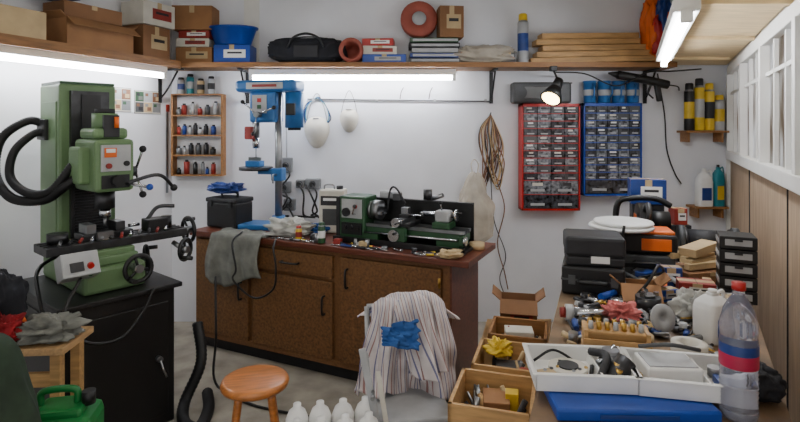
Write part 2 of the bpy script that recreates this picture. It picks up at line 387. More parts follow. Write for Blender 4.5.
c.tube([(-.02,-.06,.32),(-.03,-.05,.40),(.0,-.03,.44),(.03,-.05,.40),(.02,-.06,.32)],.005,'poly'); c.done((.64,4.59,.97))
c=O('socket_outlet')
for (x,z,w,h) in[(-.98,1.36,.1,.13),(-1.0,1.17,.12,.1),(-.86,1.2,.07,.07),(-.75,1.2,.13,.09),(-.95,1.02,.1,.1)]:
    c.box((x,-.03,z),(w,.06,h),'grey',bev=.008); c.cyl((x,-.06,z),(x,-.066,z),.028,'dgrey')
    c.cyl((x,-.06,z),(x,-.11,z),.02,'black')
for k,(x,z) in enumerate([(-.98,1.36),(-1.0,1.17),(-.75,1.2),(-.86,1.2),(-.95,1.02),(-.8,1.2)]): c.tube([(x,-.1,z),(x+.05,-.14,z-.08),(x-.05+.03*k,-.12,z-.22 if z>1.1 else z-.1),(x+.05,-.08,max(.93,z-.3)),(x+.08*k-.1,-.1,.92)],.008,'black')
c.tube([(-.98,-.02,1.4),(-.98,-.02,1.7),(-.97,-.02,2.15)],.006,'lgrey'); c.done((0,4.6,0))
c=O('power_cord'); c.tube([(2.22,4.57,2.15),(2.28,4.57,1.8),(2.3,4.57,1.5),(2.36,4.56,1.3),(2.42,4.56,1.2)],.006,'black'); c.done()
c=O('power_cord'); c.tube([(1.26,4.28,2.13),(1.5,4.3,2.12),(1.75,4.28,2.02),(2.0,4.29,2.13),(2.2,4.3,2.14),(2.5,4.4,2.17)],.006,'black'); c.done()
def wshelf(x0,x1,z):
    s=O('bottle_shelf'); s.bx(x0,x1,-.16,0,z,z+.018,'shelf'); s.bx(x0+.03,x0+.045,-.13,0,z-.08,z,'shelf'); s.bx(x1-.045,x1-.03,-.13,0,z-.08,z,'shelf'); s.done((0,4.6,0))
wshelf(2.40,2.76,1.64); wshelf(2.48,2.76,1.0)
for i,(x,h,m1,m2,cp) in enumerate([(2.45,.40,'black','yellow','black'),(2.535,.44,'yellow','lgrey','dark'),(2.62,.4,'yellow','dark','yellow'),(2.705,.3,'lgrey','yellow','yellow')]): can('sealant_can',.04,h,m1,m2,(x,4.49,1.66),cp)
def jug(name,w,d,h,m,loc,rz,cap='red'):
    j=O(name); 
    def fn(u,v):
        t=2*math.pi*u; e=lambda q:math.copysign(abs(q)**.5,q)
        pr=[(0,0),(.96,0),(1,.03),(1,.68),(.9,.8),(.5,.92),(.32,.94),(.32,1),(0,1)]
        k=v*8; i=min(int(k),7); f=k-i; rr=pr[i][0]*(1-f)+pr[i+1][0]*f; z=pr[i][1]*(1-f)+pr[i+1][1]*f
        return Vector((e(math.cos(t))*w/2*rr,e(math.sin(t))*d/2*rr,z*h))
    j.grid(32,32,fn,m,True); j.cyl((0,0,h),(0,0,h*1.06),w*.13,cap); j.tube([(w*.12,0,h*.93),(w*.42,0,h*1.0),(w*.5,0,h*.85),(w*.46,0,h*.62)],w*.06,m)
    j.box((0,-d/2-.001,h*.35),(w*.6,.004,h*.35),'bluer' if m=='white' else 'yellow'); return j.done(loc,rz)
jug('plastic_bottle',.13,.09,.3,'white',(2.58,4.5,1.018),0,'white'); jug('plastic_bottle',.09,.08,.33,'teal',(2.70,4.5,1.018),0,'dark')
def onleft(name,build,s_,z): 
    o=O(name); build(o); x,y=L(s_,.001); o.done((x,y,z),LA)
def pic(o):
    o.box((0,-.002,0),(.27,.003,.19),'grey'); o.box((0,-.004,0),(.262,.002,.182),'offwhite')
    cs=['greend','dgrey','rag','lgrey','tan','dark','cordbr','grey']
    for k in range(3):
        for j in range(2):
            z=.044-.086*j; x=-.086+.086*k; o.box((x,-.006,z),(.082,.001,.08),cs[(k*3+j)%8]); o.box((x+.01,-.0068,z-.012),(.04,.001,.03),cs[(k+j*3+2)%8]); o.box((x-.015,-.0068,z+.018),(.03,.001,.024),cs[(k+j+5)%8])
onleft('picture_poster',pic,.26,1.89); onleft('picture_poster',pic,.56,1.9)
def pic2(o): o.box((0,-.002,0),(.2,.003,.15),'grey'); o.box((0,-.004,0),(.19,.002,.14),'white'); o.box((0,-.006,.02),(.14,.001,.06),'lgrey'); o.box((0,-.006,-.04),(.12,.001,.02),'dgrey')
onleft('picture_poster',pic2,.83,1.9)
def rule(o): o.box((0,-.006,0),(.02,.008,.75),'steel'); o.box((0,-.012,.35),(.03,.01,.06),'redd')
onleft('steel_rule',rule,.06,1.5)

# ---------------------------------------------------------------- workbench
w=O('workbench_cabinet')
w.bx(.1,2.33,0,.58,.862,.9,'redwood',.004)
w.bx(.12,2.2,.05,.56,.1,.862,'chipf'); w.bx(.14,2.16,.1,.54,0,.1,'dark')
w.bx(2.2,2.212,.04,.56,.02,.862,'redwood'); w.bx(.12,2.21,.035,.05,.1,.14,'chipf')
for a,b_,c_,d_ in[(.15,.66,.14,.84),(.70,1.38,.68,.83),(.70,1.38,.14,.655),(1.44,2.15,.14,.83)]:
    w.bx(a,b_,.02,.05,c_,d_,'chip',.004)
def hd(x,z,vert=True):
    if vert: w.tube([(x,.02,z-.06),(x,-.012,z-.05),(x,-.012,z+.05),(x,.02,z+.06)],.007,'black',seg=8)
    else: w.tube([(x-.07,.02,z),(x-.06,-.012,z),(x+.06,-.012,z),(x+.07,.02,z)],.007,'black',seg=8)
hd(1.04,.755,False); hd(1.32,.5); hd(1.5,.7); hd(.6,.5)
for z in(.2,.75): w.cyl((2.14,.018,z-.03),(2.14,.018,z+.03),.008,'brass')
w.done((-1.70,4.09,0),BA)
c=O('cleaning_rag')
def fn(u,v):
    wv=.012*math.sin(u*17+v*3)+.008*math.sin(u*31); x=.34+.46*u+.02*math.sin(v*6)
    if v<.3: return Vector((x,.16-.19*v/.3,.912+.008*math.sin(u*20+v*20)))
    q=(v-.3)/.7; return Vector((x*1.0+(u-.5)*.06*q,-.035+wv*q-.01*math.sin(q*3),.908-q*(.33+.05*math.sin(u*5))))
c.grid(36,24,fn,'rag'); c.done((-1.70,4.09,0),BA,solid=.004)
c=O('toolbox'); c.box((0,0,.1),(.30,.2,.2),'black',bev=.015); c.box((0,0,.215),(.31,.21,.035),'dark',bev=.01); c.tube([(-.08,0,.23),(-.07,0,.27),(.07,0,.27),(.08,0,.23)],.01,'black'); c.box((-.1,-.105,.19),(.03,.01,.05),'dsteel'); c.box((.1,-.105,.19),(.03,.01,.05),'dsteel'); x,y=B(.27,.25); c.done((x,y,.903),BA)
c=O('shop_cloth'); blob(c,(0,0,.03),.12,.1,.04,'bluer',.5,7,14,.9); x,y=B(.24,.25); c.done((x,y,1.17),0)
d=O('drill_press')
d.box((-.05,0,.02),(.36,.22,.04),'bluem',bev=.008); d.cyl((.06,0,.04),(.06,0,1.05),.028,'steel'); d.cyl((.06,0,.04),(.06,0,.1),.05,'bluem')
d.box((-.01,0,1.1),(.5,.2,.09),'bluem',bev=.025); d.box((-.01,-.102,1.1),(.3,.004,.05),'lgrey'); d.box((-.01,-.104,1.1),(.2,.004,.02),'redd')
d.box((-.04,0,.94),(.22,.16,.24),'bluem',bev=.02); d.box((-.06,-.082,.96),(.12,.006,.14),'lgrey',bev=.002); d.box((-.06,-.087,.99),(.03,.008,.03),'red'); d.box((-.06,-.087,.94),(.03,.008,.03),'greend')
d.cyl((.19,0,.78),(.19,0,1.05),.07,'bluem'); d.cyl((.19,0,.76),(.19,0,.78),.05,'dark'); d.box((.19,-.07,.92),(.07,.03,.09),'black',bev=.005)
d.cyl((-.13,0,.7),(-.13,0,.84),.028,'steel'); d.cyl((-.13,0,.62),(-.13,0,.7),.026,'chrome',.03); d.cyl((-.13,0,.52),(-.13,0,.62),.005,'steel')
d.box((-.16,-.03,.74),(.06,.1,.1),'redd',bev=.01)
for a in(20,140,260): 
    ex=(-.06+.15*math.cos(R(a)),-.13,.88+.15*math.sin(R(a))); d.cyl((-.06,-.12,.88),ex,.006,'chrome'); d.sph(ex,.016,'black')
d.cyl((-.06,-.08,.88),(-.06,-.14,.88),.022,'steel')
d.box((.06,0,.42),(.09,.09,.1),'bluem',bev=.01); d.cyl((-.13,0,.45),(-.13,0,.475),.13,'dsteel'); d.box((-.03,0,.44),(.14,.06,.04),'bluem'); d.tube([(.06,-.04,.42),(.06,-.1,.42),(.06,-.1,.36)],.007,'steel')
d.box((-.14,0,.5),(.12,.09,.045),'bluem',bev=.004); d.box((-.14,0,.535),(.1,.02,.03),'steel')
x,y=B(.62,.33); d.done((x,y,.902),-12)
c=O('shop_cloth'); blob(c,(0,0,.05),.14,.09,.06,'ragw',.55,7,21,.9); x,y=B(.92,.16); c.done((x,y,.906),0)
c=O('shop_cloth'); blob(c,(0,0,.03),.07,.05,.035,'ragbl',.45,5,22,.9); x,y=B(1.05,.33); c.done((x,y,.903),0)
c=O('metal_canister'); c.box((0,0,.16),(.19,.12,.32),'offwhite',bev=.012); c.box((0,-.061,.24),(.16,.004,.07),'dark'); c.box((0,-.062,.12),(.13,.004,.12),'dgrey'); c.box((.0,-.063,.25),(.12,.004,.02),'white'); c.cyl((.05,0,.32),(.05,0,.345),.025,'dark'); c.tube([(-.07,0,.32),(-.06,0,.35),(-.0,0,.35),(.01,0,.32)],.006,'steel'); x,y=B(1.13,.42); c.done((x,y,.902),-8)
l=O('metal_lathe')
l.bx(-.02,.93,-.13,.16,0,.02,'black',.004); l.bx(-.02,.93,-.135,-.125,0,.04,'black')
l.bx(.14,.9,.14,.15,.02,.28,'blackm',.002); l.bx(.14,.9,.11,.15,.275,.285,'black')
l.bx(.16,.3,-.08,.1,.02,.07,'greend',.006); l.bx(.72,.88,-.08,.1,.02,.07,'greend',.006)
l.bx(.16,.9,-.05,.07,.06,.11,'greend',.006); l.bx(.16,.9,-.06,-.03,.11,.13,'steel'); l.bx(.16,.9,.05,.08,.11,.13,'steel'); l.bx(.16,.9,-.05,.07,.105,.115,'dsteel')
l.bx(0,.2,-.08,.1,.02,.31,'greend',.012); l.bx(-.03,.0,-.08,.1,.02,.3,'dark',.006); l.bx(.02,.18,-.085,-.08,.16,.29,'lgrey'); l.bx(.02,.18,-.087,-.08,.05,.13,'black')
for xx in(.05,.1,.15): l.cyl((xx,-.08,.1),(xx,-.105,.1),.015,'black')
l.cyl((.06,-.08,.2),(.06,-.1,.2),.03,'dsteel'); l.cyl((.13,-.08,.24),(.13,-.1,.24),.014,'red'); l.tube([(.13,-.09,.19),(.13,-.12,.2),(.15,-.13,.25)],.006,'chrome'); l.sph((.15,-.13,.25),.013,'black')
l.cyl((.2,0.01,.215),(.225,.01,.215),.06,'steel',seg=32); l.cyl((.225,.01,.215),(.285,.01,.215),.066,'steel',seg=32)
for a in(90,210,330): l.box((.295,.01+.035*math.cos(R(a)),.215+.035*math.sin(R(a))),(.03,.02,.02),'chrome')
l.bx(.4,.54,-.1,.1,.13,.155,'dsteel',.004); l.bx(.42,.52,-.13,-.08,.04,.13,'greend',.006); l.bx(.44,.5,-.12,.1,.155,.18,'steel',.003); l.bx(.435,.5,-.03,.05,.18,.2,'dsteel'); l.bx(.44,.49,-.01,.04,.2,.245,'steel',.003)
l.cyl((.465,-.12,.165),(.465,-.15,.165),.03,'chrome'); l.tube([(.485,-.15,.165),(.485,-.19,.165)],.005,'black',raw=True); l.cyl((.45,-.13,.08),(.45,-.15,.08),.038,'chrome'); l.cyl((.47,-.15,.1),(.47,-.185,.1),.008,'black')
l.tube([(.48,.02,.19),(.56,.0,.2),(.6,-.02,.2)],.006,'chrome'); l.sph((.6,-.02,.2),.012,'black')
l.bx(.68,.8,-.05,.07,.13,.17,'greend',.006); l.bx(.69,.79,-.03,.05,.17,.245,'lgrey',.012); l.cyl((.6,.01,.215),(.82,.01,.215),.018,'chrome'); l.cyl((.57,.01,.215),(.6,.01,.215),.004,'steel',.016); l.cyl((.82,.01,.215),(.835,.01,.215),.04,'chrome'); l.cyl((.835,-.015,.235),(.87,-.015,.235),.007,'black'); l.cyl((.74,-.03,.25),(.74,-.05,.3),.005,'chrome'); l.sph((.74,-.05,.3),.012,'black')
l.cyl((.2,-.085,.075),(.9,-.085,.075),.008,'chrome'); l.bx(.88,.91,-.1,-.06,.05,.1,'greend'); l.cyl((.91,-.085,.075),(.925,-.085,.075),.028,'chrome')
l.tube([(.3,.06,.2),(.33,.05,.35),(.4,.0,.37),(.47,.0,.27)],.007,'dark'); l.box((.36,.1,.3),(.06,.04,.05),'dgrey',bev=.006)
l.box((.3,.12,.31),(.16,.05,.05),'lgrey',bev=.01); l.cyl((.58,.12,.29),(.58,.12,.36),.03,'dsteel'); l.cyl((.62,.1,.3),(.7,.1,.33),.015,'steel')
x,y=B(1.33,.27); l.done((x,y,.902),BA)
c=O('hand_tools')
for k in range(34):
    u=random.uniform(-.6,.62); v=random.uniform(-.045,.03)
    a=random.uniform(0,3.1); ln=random.uniform(.03,.09); mm=random.choice(['steel','dsteel','redd','yellow','black','chrome','bluer','dark'])
    c.tube([(u,v,.008),(u+ln*math.cos(a),v+ln*math.sin(a)*.25,.008)],.007,mm,raw=True); c.tube([(u,v,.008),(u-ln*math.cos(a),v-ln*math.sin(a)*.25,.006)],.004,'chrome',raw=True)
for k in range(8):
    u=random.uniform(-.6,.6); c.cyl((u,.0,0),(u,0,random.uniform(.02,.06)),random.uniform(.01,.022),random.choice(['dsteel','steel','dark','lgrey','brass']))
c.sph((-.3,.01,.03),.03,'dsteel'); c.box((-.1,.0,.02),(.05,.04,.04),'redd',bev=.003); c.box((.1,.0,.02),(.06,.04,.04),'tan',bev=.003)
x,y=B(1.5,.06); c.done((x,y,.902),BA)
can('oil_bottle',.025,.14,'greend','white',(*B(1.27,.06),.902),'greend'); can('glue_bottle',.022,.1,'yellow','redd',(*B(1.08,.06),.902),'red')
c=O('tape_roll'); c.lathe([(.03,0),(.05,0),(.05,.04),(.03,.04)],(0,0,0),'tan'); x,y=B(2.27,.35); c.done((x,y,.902))
c=O('work_glove'); blob(c,(0,0,.02),.07,.05,.025,'tan',.4,5,31,.9); c.done((*B(2.2,.06),.902))
c=O('power_cord'); c.tube([(-1.14,3.83,.93),(-1.17,3.70,.88),(-1.14,3.68,.7),(-1.16,3.69,.62),(-1.0,3.62,.52),(-.85,3.55,.6),(-.83,3.54,.75),(-.85,3.56,.87),(-.86,3.68,.915)],.007,'black'); c.done()

# ---------------------------------------------------------------- milling machine
m=O('milling_machine')
m.bx(-.28,.28,-.33,.33,.04,.79,'blackm',.01); m.bx(-.24,.24,-.28,.28,0,.04,'black'); m.bx(-.24,.24,-.34,-.33,.1,.72,'blackm',.004); m.bx(-.285,-.28,-.28,.28,.1,.72,'blackm',.004)
m.cyl((.18,-.34,.42),(.18,-.37,.42),.016,'steel'); m.tube([(.18,-.37,.42),(.18,-.4,.38),(.2,-.4,.33)],.006,'steel'); m.bx(-.31,.31,-.36,.40,.79,.815,'black',.004)
m.bx(-.16,.16,-.25,.38,.815,.95,'green',.02); m.bx(-.13,.13,-.22,.14,.95,1.0,'green',.01)
m.bx(-.15,.15,.13,.46,.95,1.93,'green',.012); m.bx(-.1,.1,.10,.13,1.0,1.89,'dsteel'); 
for k in range(22): m.bx(-.085,.085,.088,.102,1.03+k*.016,1.04+k*.016,'black')
m.bx(-.05,.05,.09,.105,1.4,1.87,'black'); m.bx(-.145,.145,.14,.45,1.93,1.945,'greend')
m.bx(-.155,-.148,.17,.42,1.05,1.83,'green',.004); m.bx(-.06,.06,.04,.1,1.42,1.6,'green')
m.bx(-.12,.12,-.2,.05,.985,1.03,'green',.008)
m.bx(-.30,.44,-.17,.03,1.03,1.075,'dsteel',.004)
for k in(-.12,-.07,-.02): m.bx(-.30,.44,k-.007,k+.007,1.072,1.079,'black')
m.bx(-.12,.14,-.13,0.0,1.078,1.11,'dsteel',.004); m.bx(-.1,-.05,-.12,-.01,1.11,1.16,'steel',.003); m.bx(.05,.1,-.12,-.01,1.11,1.16,'dsteel',.003); m.cyl((.14,-.065,1.12),(.2,-.065,1.12),.01,'chrome')
m.box((.29,-.07,1.11),(.12,.1,.07),'black',bev=.006); m.cyl((-.22,-.07,1.078),(-.22,-.07,1.13),.05,'dsteel'); m.cyl((.36,-.07,1.08),(.36,-.07,1.15),.03,'dsteel')
m.tube([(.25,-.06,1.14),(.33,-.02,1.2),(.42,-.05,1.2)],.012,'dsteel'); m.box((-.02,-.15,1.1),(.08,.03,.04),'steel')
for k in range(12): m.cyl((-.25+k*.05,-.19+.01*(k%3),1.085),(-.23+k*.05,-.15,1.10),.008,['steel','dark','redd','chrome'][k%4])
def wheel(c_,d_,r,mm='black'):
    c_=Vector(c_); d_=Vector(d_).normalized(); u=d_.orthogonal().normalized(); w_=d_.cross(u)
    pts=[c_+(u*math.cos(t)+w_*math.sin(t))*r for t in [2*math.pi*k/24 for k in range(25)]]
    m.tube(pts,.012,mm,raw=True); m.cyl(c_-d_*.03,c_+d_*.02,.022,'steel')
    for a in(0,2.1,4.2): m.cyl(c_,c_+(u*math.cos(a)+w_*math.sin(a))*r,.008,mm,seg=8)
    e=c_+u*r; m.cyl(e,e+d_*.07,.012,mm)
wheel((.50,-.07,1.045),(1,0,0),.075); wheel((.08,-.33,.93),(0,-1,0),.07); wheel((.27,.0,.9),(1,-.3,0),.07); wheel((.40,-.22,.96),(.6,-1,0),.06)
m.cyl((.08,-.33,.93),(.08,-.2,.93),.018,'steel'); m.cyl((.13,.02,.9),(.25,.005,.9),.018,'steel'); m.cyl((.36,-.15,1.0),(.39,-.2,.965),.014,'steel')
m.box((-.2,-.29,.99),(.17,.1,.12),'lgrey',rot=(-25,0,0),bev=.006); m.box((-.22,-.345,1.0),(.06,.006,.045),'dark',rot=(-25,0,0)); m.cyl((-.16,-.34,1.0),(-.16,-.355,.995),.015,'red'); m.cyl((-.16,-.33,.96),(-.16,-.35,.955),.012,'greend'); m.box((-.2,-.22,1.01),(.06,.1,.03),'dsteel')
# head
m.bx(-.1,.1,-.24,.06,1.34,1.62,'green',.02); m.bx(-.15,.12,-.16,.0,1.38,1.58,'green',.015)
m.bx(-.09,.09,-.19,.02,1.62,1.68,'green',.02); m.cyl((0,-.1,1.66),(0,-.1,1.76),.065,'green'); m.cyl((0,-.1,1.76),(0,-.1,1.785),.05,'dark')
m.bx(-.04,.04,-.195,-.17,1.63,1.75,'dark',.003); m.cyl((.02,-.205,1.68),(.02,-.205,1.74),.012,'orange')
m.box((0,-.245,1.52),(.15,.01,.14),'lgrey',bev=.002); m.box((-.03,-.252,1.55),(.06,.006,.05),'orange'); m.cyl((.05,-.25,1.49),(.05,-.265,1.49),.014,'black'); m.cyl((-.04,-.25,1.48),(-.04,-.265,1.48),.014,'redd'); m.box((-.03,-.256,1.56),(.045,.004,.02),'white')
m.bx(-.07,.07,-.245,-.24,1.36,1.43,'dark')
m.cyl((0,-.1,1.24),(0,-.1,1.34),.05,'dsteel'); m.cyl((0,-.1,1.19),(0,-.1,1.24),.03,'chrome'); m.cyl((0,-.1,1.14),(0,-.1,1.19),.008,'steel')
m.cyl((.1,-.06,1.43),(.18,-.06,1.43),.03,'dsteel')
for a in(0,120,240):
    e=Vector((.19,-.06+.15*math.cos(R(a)),1.43+.15*math.sin(R(a)))); m.cyl((.18,-.06,1.43),e,.007,'chrome'); m.sph(e,.02,'black')
m.cyl((0,-.24,1.40),(0,-.29,1.40),.03,'black'); m.cyl((.05,-.245,1.38),(.14,-.33,1.36),.008,'chrome'); m.sph((.14,-.33,1.36),.018,'blue')
m.tube([(.05,-.24,1.38),(.2,-.3,1.42),(.3,-.28,1.34)],.01,'dsteel'); m.sph((.3,-.28,1.34),.02,'black')
m.tube([(-.14,.38,1.70),(-.22,.42,1.72),(-.34,.44,1.62),(-.38,.40,1.43),(-.34,.26,1.30),(-.24,.1,1.29),(-.18,-.02,1.36),(-.12,-.06,1.42)],.022,'rubber',n=24,rib=.22,seg=10)
m.tube([(-.14,.34,1.64),(-.2,.36,1.65),(-.3,.36,1.55),(-.33,.32,1.41),(-.29,.18,1.33),(-.22,.04,1.34),(-.14,-.04,1.48)],.02,'rubber',n=24,rib=.22,seg=10)
m.box((-.16,.36,1.67),(.03,.14,.12),'black',bev=.005)
m.tube([(-.2,-.33,.94),(-.3,-.42,.8),(-.22,-.44,.66),(-.05,-.42,.62),(.08,-.39,.72),(.14,-.38,.82)],.008,'black')
m.tube([(-.1,.1,1.0),(-.28,.0,.95),(-.34,-.2,.85),(-.33,-.4,.6),(-.3,-.42,.3)],.01,'black')
m.done((-1.70,2.98,0),50)
c=O('vacuum_hose'); c.tube([(-1.28,3.35,.45),(-1.22,3.25,.25),(-1.28,3.15,.05),(-1.2,2.95,.04),(-1.1,2.9,.04),(-1.12,3.1,.04),(-1.2,3.3,.035)],.03,'rubber',n=20,rib=.12,seg=12); c.done()
c=O('floor_cable'); c.tube([(-1.22,3.50,.7),(-1.18,3.4,.35),(-1.2,3.45,.02),(-.9,3.2,.012),(-.5,3.05,.012),(-.2,2.9,.012)],.008,'black'); c.done()

# ---------------------------------------------------------------- left foreground
c=O('side_table'); c.box((0,0,.735),(.7,.26,.03),'piney',bev=.003)
for xx in(-.3,.3):
    for yy in(-.08,.08): c.box((xx,yy,.36),(.04,.04,.72),'pine')
c.box((0,-.08,.6),(.6,.02,.06),'pine'); c.box((0,0,.25),(.6,.2,.02),'pine'); c.box((.1,0,.34),(.2,.14,.16),'dark',bev=.01); c.done((-1.78,2.34,0),4)
c=O('cleaning_rag'); blob(c,(0,0,.04),.12,.08,.05,'rag',.5,7,41,.9); c.done((-1.54,2.32,.757),10)
c=O('tool_bag'); blob(c,(0,0,.14),.13,.1,.15,'bagfab',.25,5,44,.7); c.tube([(-.07,-.06,.24),(-.04,-.06,.33),(.04,-.06,.33),(.07,-.06,.24)],.012,'redcloth'); c.tube([(.05,-.09,.2),(.12,-.1,.12),(.1,-.1,.02)],.01,'black'); c.done((-1.84,2.36,.753))
c=O('red_cloth'); blob(c,(0,0,.05),.08,.05,.07,'redcloth',.5,7,45,.9); c.done((-1.70,2.27,.755))
c=O('glue_bottle'); c.lathe([(.02,0),(.022,.06),(.01,.08,'orange'),(.004,.11,'orange'),(0,.11,'orange')],(0,0,0),'redd'); c.done((-1.70,2.38,.753))
c=O('jerrycan')
c.box((0,0,.176),(.25,.2,.352),'greenb',bev=.035); c.box((0,0,.36),(.175,.14,.04),'greenb',bev=.015)
c.tube([(-.08,0,.38),(-.07,0,.43),(.04,0,.43),(.05,0,.38)],.014,'greenb'); c.cyl((.09,0,.37),(.09,0,.42),.025,'black'); c.box((0,-.102,.18),(.15,.006,.2),'greenb',bev=.002); c.box((0,-.104,.18),(.1,.006,.12),'greend',bev=.002); c.done((-1.32,2.08,.222),12)
c=O('wooden_crate')
for xx in(-.16,.16):
    for k in range(2): c.box((xx,0,.05+k*.1),(.015,.26,.08),'pine')
for yy in(-.13,.13):
    for k in range(2): c.box((0,yy,.05+k*.1),(.33,.015,.08),'pine')
c.box((0,0,.21),(.335,.275,.015),'pine'); c.done((-1.32,2.08,0),12)
c=O('tarpaulin_cover')
def tf(u,v):
    t=2*math.pi*u; r=(.06+.18*v**.45)*(1+.09*math.sin(6*t+v*3)*v+.06*math.sin(11*t)*v)*(1+.25*noise.noise(Vector((math.cos(t)*1.5,math.sin(t)*1.5,v*4)))); return Vector((r*math.cos(t),r*.9*math.sin(t),.95-.95*v**1.4+.03*math.sin(5*t)*(1-v)*v))
c.grid(60,30,tf,'raggreen',True); c.done((-1.45,1.80,.004))
s=O('wooden_stool'); s.lathe([(0,.43),(.14,.43),(.158,.44),(.162,.455),(.155,.468),(.14,.472),(0,.468)],(0,0,0),'stool',seg=40)
for a in(45,135,225,315):
    ca,sa=math.cos(R(a)),math.sin(R(a)); s.tube([(.17*ca,.17*sa,0),(.15*ca,.15*sa,.14),(.1*ca,.1*sa,.435)],.018,'stool',seg=12)
for k in range(4):
    a,b_=R(45+90*k),R(135+90*k); s.cyl((.148*math.cos(a),.148*math.sin(a),.16+.03*(k%2)),(.148*math.cos(b_),.148*math.sin(b_),.16+.03*(k%2)),.011,'stool')
s.done((-.70,2.56,0),15)

# folding chair with striped garment
c=O('folding_chair')
for xx in(-.17,.17):
    c.tube([(xx,-.2,0),(xx,.0,.42),(xx,.16,.82)],.012,'lgrey',raw=True); c.tube([(xx,.22,0),(xx,-.18,.45)],.012,'lgrey',raw=True)
c.box((0,-.02,.45),(.34,.38,.025),'lgrey',bev=.008); c.box((0,.15,.74),(.30,.02,.12),'lgrey',rot=(-22,0,0),bev=.006); c.cyl((-.17,.16,.82),(.17,.16,.82),.012,'lgrey')
c.done((.03,2.42,0),8)
def sheet(o,cx,cy,zt,wt,wb,front,back,seed,tilt=0,amp=.035,r=.045,stripe=9,curve=.08,nu=126,nv=60,sc_='stripeb',skew=0):
    of=Vector((seed*2.3,seed*1.7,seed*.9)); tot=front+back+math.pi*r; ct,st=math.cos(R(tilt)),math.sin(R(tilt))
    def fn(u,v):
        d=v*tot
        if d<back: z=-r-(back-d); y=r; q=0; qq=(back-d)/max(back,.01)
        elif d<back+math.pi*r: a=(d-back)/r; z=-r+r*math.sin(a); y=r*math.cos(a); q=0; qq=0
        else: q=(d-back-math.pi*r)/front; z=-r-q*front; y=-r-.10*q; qq=q
        uu=u*2-1
        w=wt+(wb-wt)*min(1,qq*1.3)**.8
        n1=noise.noise(Vector((u*2.6,d*3.0,0))+of); n2=noise.noise(Vector((u*7+n1,d*1.6,3))+of); n3=noise.noise(Vector((u*3,d*9,8))+of)
        A=amp*(.35+min(1,qq*2.2))
        y+= (-A*(1.5*n1+1.7*n2+.5*n3)) + (curve*uu*uu*qq if q>0 else -curve*uu*uu*qq*.3)
        x=uu*w/2*(1+.16*n1*min(1,qq*2))+.025*n2*qq*2+skew*qq
        z+=.035*n1*qq+.05*qq*(noise.noise(Vector((u*3,1,5))+of))+.012*(1-uu*uu)-.05*abs(uu)**3*(1-qq)
        return Vector((cx+x*ct+z*st,cy+y,zt-x*st*1+z*ct))
    o.grid(nu,nv,fn,lambda i,j:(sc_ if i%stripe==0 else ('striper' if i%stripe==stripe//2 and stripe>8 else 'stripew')))
c=O('striped_garment')
sheet(c,0,0,0,.30,.42,.52,.35,3)
sheet(c,.06,-.05,.012,.22,.27,.44,.10,8,tilt=-5,amp=.032,skew=.02,nu=84,sc_='stripeb')
sheet(c,-.09,-.055,-.01,.15,.20,.36,.06,14,tilt=9,amp=.03,nu=63,sc_='stripeb')
sheet(c,.0,-.10,.02,.17,.15,.30,.05,21,tilt=-12,amp=.03,nu=54,sc_='stripeb')
c.done((.03,2.575,.875),8,solid=.003)
c=O('blue_shirt')
def bs(u,v):
    n1=noise.noise(Vector((u*3,v*3,4))); n2=noise.noise(Vector((u*7,v*7,9)))
    return Vector(((u-.5)*.16+.02*n2,-.02*n1-.018*n2-.03*v,-.11*v*(.6+.6*u)+.02*n1+.03*u))
c.grid(40,30,bs,'ragbl'); c.done((.0,2.35,.80),8,solid=.004)
c=O('folding_ruler'); c.box((0,0,0),(.03,.012,.75),'lgrey',rot=(-6,-12,0),bev=.003); c.box((.04,.0,-.02),(.02,.012,.6),'offwhite',rot=(-6,-10,0),bev=.003); c.cyl((-.03,-.05,.2),(-.03,.01,.2),.008,'steel'); c.done((-.08,2.16,.40))
c=O('plastic_bottle_crate'); c.bx(-.2,.2,-.14,.14,0,.40,'card2',.004)
for i in range(4):
    for j in range(2): c.lathe([(.04,.40),(.046,.41),(.046,.50),(.034,.53),(.016,.545),(.016,.56),(0,.56)],(-.14+i*.093,-.06+j*.12,0),'white',seg=16)
c.done((-.27,2.12,0),10)

# ---------------------------------------------------------------- right table
t=O('work_table'); t.prism([(.31,1.31),(.98,1.31),(2.08,3.3),(2.16,3.5),(1.15,3.5),(.70,2.34)],.88,.92,'benchtop')
for p in[(.4,1.45),(.94,1.45),(1.2,3.4),(2.0,3.4),(.75,2.3),(1.45,2.4)]: t.box((p[0],p[1],.44),(.06,.06,.88),'pine')
t.prism([(.36,1.34),(.95,1.34),(.95,1.36),(.36,1.36)],.78,.88,'pine')
t.prism([(.345,1.42),(.365,1.42),(.735,2.34),(1.18,3.49),(1.16,3.49),(.71,2.34)],.78,.88,'pine'); t.done()
def bxo(name,w,d,h,loc,rz,m_='pine',fill=None):
    o=O(name); tt=.014
    o.bx(-w/2,w/2,-d/2,d/2,0,tt,m_); o.bx(-w/2,w/2,-d/2,-d/2+tt,0,h,m_); o.bx(-w/2,w/2,d/2-tt,d/2,0,h,m_); o.bx(-w/2,-w/2+tt,-d/2,d/2,0,h,m_); o.bx(w/2-tt,w/2,-d/2,d/2,0,h,m_)
    o.bx(-w/2,w/2,-d/2-.008,-d/2,h*.42,h*.46,'dark')
    for f in(fill or []):
        o.box((f[0],f[1],tt+f[2][2]/2),f[2],f[3],rot=(0,0,f[4]),bev=.003)
    rn=random.Random(name+str(loc[0]))
    for k in range(22):
        a=rn.uniform(0,3.1); X=rn.uniform(-w*.3,w*.3); Y=rn.uniform(-d*.3,d*.3); o.cyl((X,Y,.03),(X+.05*math.cos(a),Y+.05*math.sin(a),rn.uniform(.05,.14)),rn.uniform(.004,.012),rn.choice(['steel','dark','tan','redd','bluer','dsteel','pine']),seg=10)
    return o.done(loc,rz)
